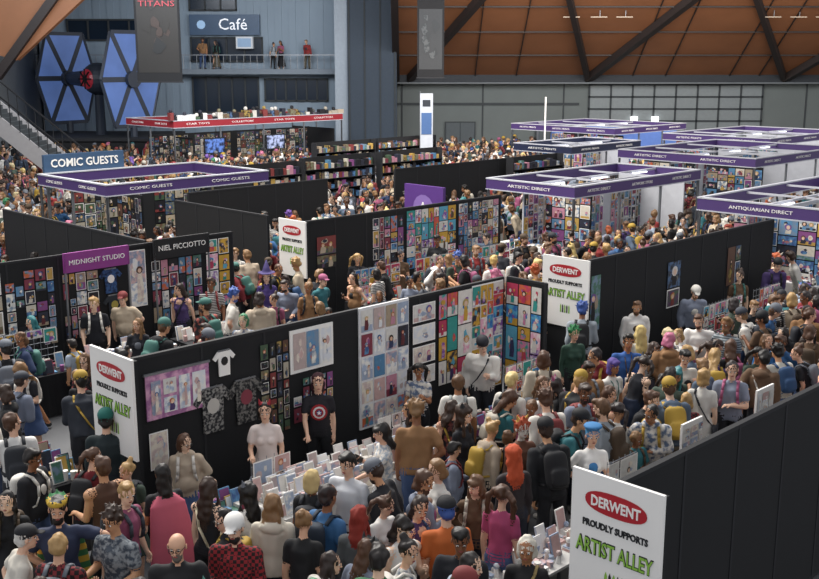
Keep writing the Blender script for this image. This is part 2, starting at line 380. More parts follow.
arms=['down','down','down','soft','soft','bent','phone','strap','cross','hip','swing','bent','down']
exs=[(),(),('backpack',),('backpack',),('tote',),('crossbody',),('lanyard',),('print',),('backpack','glasses'),('ears',),('print','backpack'),('backpack',)]
NV=54
for i in range(NV):
    male=i%2==0; ex=list(rv.choice(exs))
    if male and rv.random()<.3: ex.append('beard')
    c=dict(seed=i+1,g='m' if male else 'f',top=rv.choice(['tee','tee','tee','long','hoodie','jacket'] if male else ['tee','tee','tank','long','hoodie','tee']),
      bot=rv.choice(['pants','pants','shorts','wide'] if male else ['pants','shorts','skirt','dress','skirt_tights','wide','long_skirt']),
      hair=hm[(i//2)%len(hm)] if male else hf[(i//2)%len(hf)],leg=rv.choice(['stand','contra','walk','stand','contra']),flip=rv.randint(0,1),
      armL=rv.choice(arms),armR=rv.choice(arms),lean=rv.choice([2,3,4,8,14,18]),twist=rv.uniform(-12,12),turn=rv.uniform(-45,45),tilt=rv.choice([0,5,15,22]),ex=ex,fat=rv.choice([.92,1,1,1.1,1.22]))
    VAR.append((person_mesh('visitor_body_%d'%i,c),male))
PEOPLE=[]
def place(mesh,name,x,y,rot,rn,ov={},sc=1.0,parent=None,z=0.0):
    ob=bpy.data.objects.new(name,mesh); col.objects.link(ob); ob.location=(x,y,z); ob.rotation_euler.z=math.radians(rot); ob.scale=(sc,)*3
    dress(ob,rn,ov)
    if parent: ob.parent=parent
    PEOPLE.append((x,y)); return ob
def C(h,**k): return M(h,.8,**k)
hr=random.Random(5)
HERO=[
 ('bald_man_with_glasses',-2.14,8.95,10,dict(g='m',hair='bald',ex=('glasses','beard'),top='jacket',armL='bent',armR='down',turn=-10,tilt=8,fat=1.15),{TO:C('#17181c'),HA:C('#6a625a'),SK:SKINS[1]}),
 ('man_in_checked_shirt',-1.66,9.33,-8,dict(g='m',hair='cap',ex=('beard',),top='long',armL='bent',armR='bent',tilt=12,fat=1.2),{TO:M('#8e2228',.85,kind='check',h2='#221416',scale=30),AC:C('#e6e4e0'),SK:SKINS[0]}),
 ('man_with_rainbow_cape',-3.5,9.75,15,dict(g='m',hair='short',ex=('crown','cape','beard'),top='tee',armL='wide',armR='hip',tilt=10),{TO:C('#2b3550'),AC:M('#c9a63c',.8,kind='stripe',h2='#3c7a4c',scale=2.2)}),
 ('man_with_backpack',-4.85,12.2,205,dict(g='m',hair='short',ex=('backpack',),top='tee',armL='strap',armR='down',turn=-60),{TO:C('#e4e2de'),AC:C('#2a2d33'),HA:HAIRS[3]}),
 ('man_in_brown_vest',-3.35,10.85,230,dict(g='m',hair='short',top='tank',leg='walk',armL='bent',tilt=8),{TO:C('#54392a'),SK:SKINS[3],BO:BOTS[0],HA:HAIRS[3]}),
 ('woman_with_pink_cape',-2.68,10.75,215,dict(g='f',hair='long',ex=('cape',),top='tee',armL='bent'),{AC:C('#cc6478'),TO:C('#1a1a1f'),HA:HAIRS[0]}),
 ('man_in_patterned_shirt',-2.85,9.5,-25,dict(g='m',hair='spiky',top='tee',armL='bent',armR='bent',tilt=18),{TO:M('#3b4450',.85,kind='paint',h2='#8a9094',scale=22),HA:HAIRS[2]}),
 ('woman_with_tote_bag',-2.15,10.4,150,dict(g='f',hair='vlong',ex=('crossbody',),top='tank',bot='shorts',armR='bent'),{AC:C('#cfc4a8'),TO:C('#222227'),HA:HAIRS[2]}),
 ('woman_stallholder_in_apron',-1.87,12.95,5,dict(g='f',hair='bob',ex=('ears',),top='tee',bot='dress',armL='soft',armR='bent',tilt=10),{TO:C('#e6d8d2'),AC:C('#a02a35'),HA:HAIRS[1]}),
 ('curly_blond_visitor',.34,10.95,-60,dict(g='f',hair='bob',top='tee',bot='pants',armL='bent',armR='bent',tilt=18,ex=('print',)),{TO:C('#e0dcd4'),HA:HAIRS[6],AC:C('#8a6a5a')}),
 ('visitor_with_grey_backpack',.67,13.85,176,dict(g='m',hair='short',ex=('backpack',),top='tee',bot='shorts'),{TO:C('#dedbd4'),AC:C('#8f9494'),HA:HAIRS[5],BO:C('#39415a')}),
 ('woman_in_floral_dress',-.30,12.15,-70,dict(g='f',hair='bangs_long',top='tee',bot='dress',armL='reach',armR='phone',tilt=12),{TO:M('#ddd7ce',.85,kind='paint',h2='#9ba6b2',scale=24),HA:HAIRS[0]}),
 ('red_haired_woman',-.51,9.65,170,dict(g='f',hair='long',top='long',armR='bent'),{HA:C('#8c2a1e',var=.4),TO:C('#54585a')}),
 ('blonde_visitor_with_backpack',-1.06,10.6,165,dict(g='f',hair='bob',top='tee',ex=('backpack',)),{HA:C('#d4ba82',var=.3),TO:C('#1a1b20'),AC:C('#2a2c33')}),
 ('man_in_white_tshirt',-.66,10.95,-30,dict(g='m',hair='short',top='tee',armR='bent',tilt=15),{TO:C('#dcdfe4'),HA:HAIRS[0]}),
 ('man_in_blue_tshirt_and_glasses',-.86,10.0,140,dict(g='m',hair='short',top='tee',ex=('backpack',)),{TO:C('#3a6a9a'),AC:C('#25303e')}),
 ('woman_in_white_top',-.09,9.5,35,dict(g='f',hair='bangs_long',top='tank',armL='phone',tilt=20),{TO:C('#e0deda'),HA:HAIRS[1],SK:SKINS[2]}),
 ('man_in_orange_tshirt',.37,9.65,190,dict(g='m',hair='cap',top='tee',ex=()),{TO:C('#cc6a30'),AC:C('#1a1b20')}),
 ('cosplayer_in_orange_wig',1.2,11.3,200,dict(g='f',hair='big',top='long',ex=()),{HA:C('#c2502a',var=.3),TO:C('#2a2326')}),
 ('cosplayer_in_fox_mask',1.37,12.3,20,dict(g='f',hair='spiky',top='long',ex=('ears',)),{HA:C('#a8482a',var=.3),SK:C('#d8cfc4'),TO:C('#6a4433'),AC:C('#c9a050')}),
 ('cosplayer_in_blue_beret',2.2,12.05,5,dict(g='f',hair='beret',top='tee',bot='pants',ex=('print',),armL='bent',armR='hip'),{AC:C('#3b7ab0'),HA:C('#3f86b4'),TO:C('#eae8e5')}),
 ('man_in_blue_tshirt',3.47,16.1,-5,dict(g='m',hair='short',top='tee',bot='shorts',ex=('lanyard',),armL='bent',armR='bent',fat=1.1),{TO:C('#27559a'),SK:SKINS[4],BO:C('#3a3d44'),HA:HAIRS[0]}),
 ('man_in_striped_tshirt',5.37,17.2,-40,dict(g='m',hair='short',top='tee',ex=('beard',),armL='down'),{TO:M('#8f979c',.85,kind='stripe',h2='#4a5258',scale=8),HA:HAIRS[6]}),
 ('woman_in_blue_dress',5.75,16.4,20,dict(g='f',hair='long',top='tee',bot='dress',armL='down'),{TO:C('#2f6fae'),HA:HAIRS[5]}),
 ('woman_in_white_dress',4.2,14.4,160,dict(g='f',hair='bob',top='tee',bot='dress',ex=('crossbody',)),{TO:C('#e0ddd6'),HA:HAIRS[9]}),
 ('visitor_with_brown_backpack',2.0,15.05,180,dict(g='m',hair='bob',top='jacket',ex=('backpack',)),{TO:C('#cabeaa'),AC:C('#4a4038'),HA:HAIRS[3]}),
 ('purple_haired_visitor',3.0,15.0,30,dict(g='f',hair='bangs',top='tee',ex=('lanyard',)),{TO:C('#d4d0ca'),HA:C('#57468e',var=.3)}),
 ('long_blonde_visitor',3.85,16.9,185,dict(g='f',hair='vlong',top='tee'),{TO:C('#b8b4a8'),HA:C('#d0b878',var=.3)}),
 ('cosplayer_in_white_wig',1.1,9.05,-15,dict(g='f',hair='bob',top='long',bot='dress',ex=('crossbody',),tilt=8),{HA:C('#dcd6c8',var=.15),TO:C('#1d1a1c'),AC:C('#a08a5a')}),
 ('cosplayer_in_green_wig',2.72,16.9,15,dict(g='f',hair='spiky',top='long'),{HA:C('#2f7a4a',var=.3),TO:C('#2c4a3c')}),
 ('man_in_green_tshirt',-.28,8.6,170,dict(g='m',hair='short',top='tee'),{TO:C('#2f6a44'),HA:HAIRS[1]}),
 ('woman_in_black_tshirt',-1.05,9.55,165,dict(g='f',hair='bun',top='tee'),{TO:C('#17181b')}),
 ('woman_in_cream_cardigan',-1.4,9.95,175,dict(g='f',hair='long',top='hoodie'),{TO:C('#d2cbbb'),HA:HAIRS[6]}),
 ('cosplayer_in_witch_hat',-3.0,21.6,5,dict(g='f',hair='long',top='long',bot='robe',ex=('witch',),armL='bent',armR='bent'),{TO:C('#4a3a78'),AC:C('#3c3268'),HA:HAIRS[0]}),
 ('visitor_in_teal_hood',-3.75,12.3,185,dict(g='m',hair='beanie',top='long'),{TO:C('#1c2a2e'),AC:C('#226a62')}),
 ('woman_in_pink_top',.95,10.2,150,dict(g='f',hair='twin',top='tee'),{TO:C('#b84e78'),HA:HAIRS[3]}),
 ('woman_with_crossed_arms',.06,13.0,-90,dict(g='f',hair='long',top='tee',armL='cross',armR='cross'),{TO:C('#1f2024'),HA:HAIRS[4]}),
]
for k,(n,x,y,r,c,ov) in enumerate(HERO):
    c=dict(c); c['seed']=100+k; c.setdefault('leg',['stand','contra'][k%2])
    place(person_mesh(n+'_body',c),n,x,y,r,hr,ov,1.02 if c['g']=='m' else .97)
c=dict(seed=77,g='f',hair='long',top='tee',bot='pants',armL='down',armR='table',tilt=6,fat=1.12)
me=person_mesh('shield_shirt_body',c)
root=place(me,'woman_in_shield_tshirt',-1.27,13.95,8,hr,{TO:C('#1c1a22'),HA:C('#3a1520'),SK:SKINS[0]},1.02)
mb=MB(); zc=.93+.30
for i,(r_,h_) in enumerate(((.115,'#a01f28'),(.09,'#d8d8d8'),(.066,'#a01f28'),(.042,'#24468a'))):
    mb.ball((0,-.150-.004*i,zc),(r_,.012,r_),C(h_),20,8)
st=[]
for k in range(10):
    a=math.pi/2+k*math.pi/5; rr=.036 if k%2==0 else .015; st.append((rr*math.cos(a),-.176,zc+rr*math.sin(a)))
mb.poly(st,WHITE)
o=mb.build('shield_emblem'); o.parent=root; o.location=(0,-.158,zc-.115)
# ------------------------------------------------------------------ art prints
def P(*hs): return [M(h,.55,scale=9,kind='paint',h2=hs[(i*5+3)%len(hs)]) if i%2 else M(h,.55,var=.35,scale=14) for i,h in enumerate(hs)]
PAL={'mix':P('#8c3a4c','#3c5c90','#d0aa58','#2c3040','#945490','#4c7864','#e4dccc','#c4643e','#5c90b8','#22242e','#d494a8','#ece8de','#b4a28a','#7a90a8','#1c1d24'),
 'dark':P('#2c2e3c','#5c4460','#6a4a3a','#3c5474','#8c3e3c','#7a7a60','#202026','#a48a4a','#4c644c','#b0a898','#ccbca4','#506c90','#1a1b20'),
 'light':P('#eceae4','#dce0e6','#ccb8b4','#e8e0d0','#a8b8d0','#f2f0ea','#dcb8b4','#8a98b0'),
 'color':P('#c43e60','#3474bc','#dcac40','#8450a4','#38a098','#dc80a8','#ece8e0','#262838','#64b4d0','#cc663a','#f2eee6','#e8a8c0')}
SKT=P('#f0ceb4','#dcb090'); INK=P('#1a1a22','#2c3a5c','#6a2e34','#4a3a6a','#5c4a3a'); HRC=P('#2a1e1a','#5a3828','#ccb068','#b05040','#4270a8','#7c4a90','#e8e4e0','#d080a0')
def art(mb,o,X,Z,w,h,rn,pal='mix',border=None):
    o=Vector(o);N=X.cross(Z); pl=PAL[pal]
    if border is None: border=rn.random()<.3
    def q(x0,z0,x1,z1,m,k): mb.poly([o+X*x0+Z*z0+N*k,o+X*x1+Z*z0+N*k,o+X*x1+Z*z1+N*k,o+X*x0+Z*z1+N*k],m)
    bg=rn.choice(pl); q(0,0,w,h,WHITE if border else bg,.006)
    b=.03*min(w,h)*2 if border else 0
    q(b,b,w-b,h-b,bg,.008)
    if rn.random()<.4: q(b,b,w-b,h*rn.uniform(.2,.45),rn.choice(pl),.0085)
    for k in range(rn.randint(2,5)):
        cx,cz=rn.uniform(.27,.73)*w,rn.uniform(.25,.75)*h; n=rn.randint(5,8); r=rn.uniform(.10,.24)
        mb.poly([o+X*(cx+w*r*math.cos(6.283*i/n)*rn.uniform(.5,1))+Z*(cz+h*r*.8*math.sin(6.283*i/n)*rn.uniform(.5,1))+N*(.0095+.0006*k) for i in range(n)],rn.choice(pl))
    nf=1 if w<h*1.3 else 2
    if rn.random()<.2: nf=0
    for t in range(nf):
        cx=w*(rn.uniform(.38,.62) if nf==1 else .3+.4*t); bw=min(w,h)*rn.uniform(.12,.26); hz=h*rn.uniform(.45,.7); r=min(w,h)*rn.uniform(.07,.16)
        mb.poly([o+X*(cx-bw*.9)+Z*(h*.08)+N*.014,o+X*(cx+bw*.7)+Z*(h*.08)+N*.014,o+X*(cx+bw)+Z*(h*.3)+N*.014,o+X*(cx+bw*.6)+Z*(hz-r*.8)+N*.014,o+X*(cx-bw*.6)+Z*(hz-r*.8)+N*.014],rn.choice(INK+pl+pl))
        hm_=rn.choice(HRC); n=9; q1=rn.uniform(1.25,1.6)
        mb.poly([o+X*(cx+q1*r*math.cos(6.283*i/n)*rn.uniform(.85,1.1))+Z*(hz+r*.25+q1*r*math.sin(6.283*i/n))+N*.016 for i in range(n)],hm_)
        mb.poly([o+X*(cx+.85*r*math.cos(6.283*i/n))+Z*(hz+.95*r*math.sin(6.283*i/n))+N*.018 for i in range(n)],rn.choice(SKT))
def artgrid(mb,o,X,Z,W,H,nc,nr,rn,pal='mix',gap=.03,border=None,skip=0.0,regular=False):
    ws=[rn.uniform(.65,1.45) if not regular else 1 for _ in range(nc)]; sw=sum(ws); x=gap*.5
    for i in range(nc):
        w=ws[i]/sw*W-gap
        k=nr if regular else max(1,nr+rn.choice((-1,0,0,1)))
        z=gap*.5; rem=H-gap
        hs=[rn.uniform(.6,1.5) if not regular else 1 for _ in range(k)]; sm=sum(hs)
        for hh in hs:
            h=hh/sm*rem-gap
            if rn.random()>=skip: art(mb,Vector(o)+X*x+Z*z,X,Z,w,h,rn,pal,border)
            z+=h+gap
        x+=w+gap
# ------------------------------------------------------------------ partitions
PH=2.45
def partition(name,u0,u1,v,h=PH,axis='u'):
    mb=MB()
    n=max(1,round((u1-u0)/1.0))
    if axis=='u':
        mb.box((u0,v-.025,0.05),(u1,v+.025,h),BLACK)
        for i in range(n+1):
            uu=u0+(u1-u0)*i/n; mb.box((uu-.018,v-.032,0),(uu+.018,v+.032,h+.004),BLK2)
        mb.box((u0,v-.03,h-.03),(u1,v+.03,h+.012),BLK2); mb.box((u0,v-.03,.03),(u1,v+.03,.07),BLK2)
    else:
        mb.box((v-.025,u0,.05),(v+.025,u1,h),BLACK)
        for i in range(n+1):
            uu=u0+(u1-u0)*i/n; mb.box((v-.032,uu-.018,0),(v+.032,uu+.018,h+.004),BLK2)
        mb.box((v-.03,u0,h-.03),(v+.03,u1,h+.012),BLK2)
    return mb.build(name,grid=True)
partition('partition_wall',6.3,13.3,11.1)
partition('partition_wall',15.35,22.7,10.95)
partition('partition_wall',7.3,15.5,4.72)
partition('partition_wall',6.0,12.9,18.25)
partition('partition_wall',14.8,21.7,18.25)
partition('partition_wall',18.55,25.0,11.0,axis='v')
partition('partition_wall',19.6,23.5,14.9,axis='v')
partition('partition_wall',16.0,21.0,24.6)
partition('partition_wall',24.5,33.0,25.2)
partition('partition_wall',10.25,11.05,13.4,axis='v')
RED=M('#b5202c',.5,var=.08); GRN=M('#8fc04a',.5,var=.05); INKM=M('#1d1e22',.5)
def alley_sign(u,v0,v1,top=2.52,ht=1.28):
    mb=MB(); W=v1-v0; vc=(v0+v1)/2; k=W/1.0
    mb.box((u-.02,v0,0),(u+.03,v1,top-.02),BLACK)
    mb.box((u-.055,v0,top-ht),(u-.021,v1,top),WHITE)
    X=Vector((0,-1,0)); f=u-.058
    pts=[];n=28
    for i in range(n):
        t=2*math.pi*i/n; cx,sx=math.cos(t),math.sin(t)
        pts.append(Vector((f,vc,top-.24))+X*(.34*k*math.copysign(abs(cx)**.8,cx))+UZ*(.105*math.copysign(abs(sx)**.85,sx)))
    mb.poly([p+Vector((-.002,0,0)) for p in pts],RED)
    mb.text('DERWENT',.13,WHITE,(f-.005,vc,top-.245),X,UZ,wfit=.54*k,bold=.003)
    mb.text('PROUDLY SUPPORTS',.085,INKM,(f,vc,top-.465),X,UZ,wfit=.72*k,bold=.003)
    mb.text('ARTIST ALLEY',.20,INKM,(f+.001,vc,top-.68),X,UZ,wfit=.86*k,bold=.008)
    mb.text('ARTIST ALLEY',.19,GRN,(f-.006,vc,top-.68),X,UZ,wfit=.85*k,bold=.001)
    for i in range(5):
        o=Vector((f-.001,vc,top-1.02))+X*(-.09*k+.045*i*k); mb.poly([o,o+X*.028,o+X*.028+UZ*.12,o+X*.014+UZ*.16,o+UZ*.12],[GRN,INKM][i%2])
    return mb.build('artist_alley_sign',grid=True)
alley_sign(6.2,10.82,11.82); alley_sign(15.25,10.68,11.72); alley_sign(14.65,17.85,18.8); alley_sign(7.2,4.2,5.12)
ra=random.Random(3); W1=11.1-.034
def wallart(name,u0,u1,z0,z1,nc,nr,pal,v,backing=None,skip=0,border=None,gap=.03,regular=False):
    mb=MB()
    if backing: mb.box((u0,v-.006,z0),(u1,v+.0,z1),backing)
    artgrid(mb,(u0,v-.008,z0),UX,UZ,u1-u0,z1-z0,nc,nr,ra,pal,gap,border,skip,regular)
    return mb.build(name,grid=True)
mb=MB(); mb.box((6.45,W1-.02,1.62),(7.38,W1,2.22),M('#a06a98',.8,kind='paint',h2='#dca8c4',scale=7)); 
artgrid(mb,(6.5,W1-.02,1.66),UX,UZ,.84,.52,4,1,ra,'light',.04,False)
mb.box((6.43,W1-.03,2.2),(7.40,W1,2.23),ALU); mb.build('fabric_tapestry',grid=True)
wallart('poster_display',6.45,6.75,.95,1.5,1,2,'light',W1)
def tshirt(mb,u,z,v,m,m2,k=1.0):
    pts=[(-.17,-.62),(.17,-.62),(.18,-.1),(.27,-.2),(.35,-.12),(.2,.05),(.08,.08),(0,.04),(-.08,.08),(-.2,.05),(-.35,-.12),(-.27,-.2),(-.18,-.1)]
    mb.poly([(u+a*k,v-.03,z+b*k) for a,b in pts],m); mb.poly([(u+a*k,v-.012,z+b*k) for a,b in pts],m)
    mb.beam((u-.18*k,v-.02,z+.06*k),(u+.18*k,v-.02,z+.06*k),.02,.02,ALU)
    mb.poly([(u+.11*k*math.cos(i*.628),v-.034,z+(-.22+.12*math.sin(i*.628))*k) for i in range(10)],m2)
mb=MB(); tshirt(mb,7.62,2.28,W1,WHITE,INKM,.5); tshirt(mb,7.42,1.8,W1,M('#1c1d22',.8,kind='paint',h2='#8e8c88',scale=26),M('#c8c4bc'),.9); tshirt(mb,7.95,1.8,W1,M('#17181c',.8,kind='paint',h2='#74726e',scale=24),M('#8a3a48'),.9)
mb.build('hanging_tshirt_display',grid=True)
wallart('poster_display',8.2,8.7,.95,2.3,4,7,'dark',W1,skip=.1)
wallart('poster_display',8.75,9.5,1.0,1.68,5,3,'mix',W1,skip=.1)
mb=MB(); mb.box((8.72,W1-.02,1.74),(9.5,W1,2.36),WHITE); 
for k in range(3): art(mb,(8.77+.235*k,W1-.022,1.79),UX,UZ,.22,.52,ra,['light','mix','light'][k],False)
mb.build('fabric_banner',grid=True)
mb=MB(); mb.box((10.0,W1-.03,.6),(11.02,W1,2.47),M('#f0f0f2',.7)); 
for i in range(4):
    for j in range(5): art(mb,(10.03+.25*i,W1-.034,.64+.365*j),UX,UZ,.22,.33,ra,'light' if (i+j)%3 else 'mix',False)
mb.build('character_art_panel',grid=True)
wallart('poster_display',11.1,11.65,1.0,2.4,1,4,'light',W1,gap=.05,border=True,regular=True)
wallart('poster_display',11.7,12.5,.9,2.42,3,4,'color',W1,gap=.02,border=False)
wallart('poster_display',12.5,13.28,.6,2.42,4,7,'color',W1,backing=WHITE,gap=.015)
mb=MB(); artgrid(mb,(13.35,11.04,.6),Vector((0,-1,0)),UZ,.75,1.8,3,5,ra,'color',.02,False); mb.build('poster_display',grid=True)
W2=18.25-.034
mb=MB(); mb.box((8.95,W2-.25,2.15),(10.3,W2-.2,2.52),M('#8f3a8a',.6)); mb.text('MIDNIGHT STUDIO',.13,WHITE,(9.62,W2-.256,2.33),UX,UZ,wfit=1.15)
for uu in(8.97,10.28): mb.box((uu-.015,W2-.25,0),(uu+.015,W2-.22,2.5),ALU)
mb.build('stall_header_sign',grid=True)
mb=MB(); mb.box((10.85,W2-.25,2.15),(12.15,W2-.2,2.55),M('#131418',.6)); mb.text('NIEL PICCIOTTO',.15,WHITE,(11.5,W2-.256,2.36),UX,UZ,wfit=1.1)
for uu in(10.87,12.13): mb.box((uu-.015,W2-.25,0),(uu+.015,W2-.22,2.5),ALU)
mb.build('stall_header_sign',grid=True)
wallart('poster_display',6.6,7.85,.8,2.35,4,4,'dark',W2)
wallart('poster_display',7.9,8.85,.8,2.3,5,6,'mix',W2,skip=.25)
wallart('poster_display',9.0,9.75,.8,2.12,4,5,'mix',W2,skip=.1)
mb=MB(); tshirt(mb,10.0,2.02,W2,M('#34588a',.8,kind='paint',h2='#16264a',scale=16),WHITE,.7); tshirt(mb,10.05,1.5,W2,M('#2a3038',.8),M('#b0a04c'),.7); mb.build('hanging_tshirt_display',grid=True)
wallart('poster_display',10.4,10.8,1.2,2.4,1,1,'light',W2)
wallart('poster_display',10.9,12.1,.8,2.12,6,4,'mix',W2)
wallart('poster_display',12.2,12.8,.9,2.4,2,4,'color',W2)
wallart('poster_display',15.2,15.8,1.3,2.1,1,1,'dark',W2)
wallart('poster_display',16.95,18.0,.9,2.35,5,5,'mix',W2)
wallart('poster_display',18.1,19.9,.9,2.4,7,5,'color',W2,gap=.02)
wallart('poster_display',20.0,21.6,.9,2.4,8,6,'mix',W2,gap=.02)
W3=10.95-.034
wallart('poster_display',15.45,15.9,1.1,2.2,1,2,'mix',W3)
wallart('poster_display',18.2,18.7,1.1,2.1,1,2,'dark',W3)
wallart('poster_display',20.6,21.2,1.2,2.1,2,2,'dark',W3)
# ------------------------------------------------------------------ tables
def goods(mb,u0,u1,v0,v1,z,n,rn,pal='mix'):
    pl=PAL[pal]+[WHITE,CREAM,WHITE]
    for i in range(n):
        u=rn.uniform(u0+.06,u1-.1);v=rn.uniform(v0+.05,v1-.12);k=rn.random();m=rn.choice(pl)
        if k<.4:
            w,d=rn.uniform(.06,.13),rn.uniform(.07,.14); mb.box((u,v,z),(u+w,v+d,z+rn.uniform(.01,.09)),m)
        elif k<.6:
            h=rn.uniform(.14,.3); mb.obox((u,v,z+h/2),UX*.08,UY*.006,Vector((0,.25,1)).normalized()*h/2,m); mb.obox((u,v-.008,z+h/2),UX*.066,UY*.003,Vector((0,.25,1)).normalized()*(h/2-.012),rn.choice(pl))
        elif k<.75: mb.cyl((u,v,z),(u,v,z+rn.uniform(.06,.14)),.035,.04,m,8)
        elif k<.9:
            mb.cyl((u,v,z),(u,v,z+.09),.035,.02,m,7); mb.ball((u,v,z+.115),.034,rn.choice(pl),7,5)
        else:
            for t in range(4): mb.box((u+.004*t,v+.003*t,z+.012*t),(u+.12,v+.16,z+.012*t+.01),rn.choice(pl))
def gridrack(mb,u0,u1,v,z,h,rn,pal='color'):
    for k in range(int((u1-u0)/.12)+1): mb.cyl((u0+.12*k,v,z),(u0+.12*k,v,z+h),.005,.005,ALU,4)
    for k in range(int(h/.12)+1): mb.cyl((u0,v,z+.12*k),(u1,v,z+.12*k),.005,.005,ALU,4)
    artgrid(mb,(u0,v-.02,z),UX,UZ,u1-u0,h,max(2,int((u1-u0)/.22)),max(2,int(h/.25)),rn,pal,.02,True,.15)
rt=random.Random(21)
def table(name,u0,u1,v0,v1,cloth,n=40,pal='mix',rack=False,h=.75,side=-1,extra=None):
    mb=MB(); mb.box((u0,v0,h-.03),(u1,v1,h),cloth)
    for a,b in((u0+.05,v0+.05),(u1-.05,v0+.05),(u0+.05,v1-.05),(u1-.05,v1-.05)): mb.box((a-.015,b-.015,0),(a+.015,b+.015,h-.03),ALU)
    vf=v0 if side<0 else v1; m=int((u1-u0)/.08); pts=[]
    for i in range(m+1):
        uu=u0+(u1-u0)*i/m; o=.018*math.sin(i*1.9)*side; pts.append((uu,vf+.012*side,h)); pts.append((uu,vf+.03*side+o,.03))
    mb.add(pts,[[2*i,2*i+1,2*i+3,2*i+2] for i in range(m)],cloth)
    for uu in(u0,u1): mb.poly([(uu,v0,.03),(uu,v1,.03),(uu,v1,h),(uu,v0,h)],cloth)
    goods(mb,u0,u1,v0,v1,h,n,rt,pal)
    if rack: gridrack(mb,u0+.1,u1-.2,(v0+v1)/2+.1,h,.75,rt)
    if extra: extra(mb)
    return mb.build(name,grid=True)
def board(u,v,h):
    def f(mb):
        mb.box((u,v,.76),(u+.5,v+.03,.76+h),WHITE); artgrid(mb,(u+.5,v+.035,.78),-UX,UZ,.5,h-.04,3,3,rt,'light',.02); artgrid(mb,(u,v-.005,.78),UX,UZ,.5,h-.04,3,3,rt,'light',.03,False)
        mb.beam((u+.1,v-.15,.76),(u+.1,v,1.1),.02,.02,ALU); mb.beam((u+.4,v-.15,.76),(u+.4,v,1.1),.02,.02,ALU)
    return f
CL=[M('#17181c',.9),M('#1c1d22',.9),M('#dcdad5',.9),M('#2a2430',.9)]
obst=[]
r1=lambda mb: gridrack(mb,7.2,7.8,9.95,.76,.45,rt,'light')
r2=lambda mb: gridrack(mb,9.3,10.0,9.95,.76,.5,rt,'light')
for (a,b,c_,d,cl,n,pal,rk,ex_) in((6.45,7.0,9.35,10.1,0,30,'mix',0,None),(7.05,8.55,9.1,10.15,2,290,'light',0,r1),(8.6,10.15,9.1,10.15,2,320,'light',0,r2),(10.3,11.6,9.3,10.05,0,100,'mix',0,None),(11.7,13.1,9.3,10.05,0,95,'color',1,None)):
    table('merchandise_table',a,b,c_,d,CL[cl],n,pal,bool(rk),extra=ex_)
table('merchandise_table',5.55,6.1,11.9,13.0,CL[0],40,'mix')
for (a,b) in((6.6,8.3),(8.4,10.2),(10.4,11.9),(12.0,13.2)): table('merchandise_table',a,b,12.1,12.75,rt.choice(CL),55,'mix',rt.random()<.4,side=1)
for (a,b) in((6.6,8.4),(8.6,10.4),(10.6,12.6),(15.1,16.8),(17,18.8),(19,21.2)): table('merchandise_table',a,b,16.5,17.15,rt.choice(CL),80,rt.choice(['mix','color','light']),rt.random()<.3)
for (a,b) in((15.6,17.2),(17.4,19.2),(19.4,20.8),(21,22.4)): table('merchandise_table',a,b,9.3,9.9,rt.choice(CL),60,'mix',rt.random()<.3)
for (a,b) in((15.6,17.2),(17.4,19.2),(19.4,21.2)): table('merchandise_table',a,b,12.0,12.6,rt.choice(CL),60,'mix',False,side=1)
for (a,b,ex_) in((7.6,9.2,None),(9.4,11.2,lambda mb: gridrack(mb,9.6,10.2,6.4,.76,.75,rt,'light')),(11.4,13.2,board(11.5,6.55,.68)),(13.4,15.2,board(13.5,6.55,.68))): table('merchandise_table',a,b,6.1,6.75,rt.choice(CL[:2]+CL[2:3]),90,'light',False,side=1,extra=ex_)
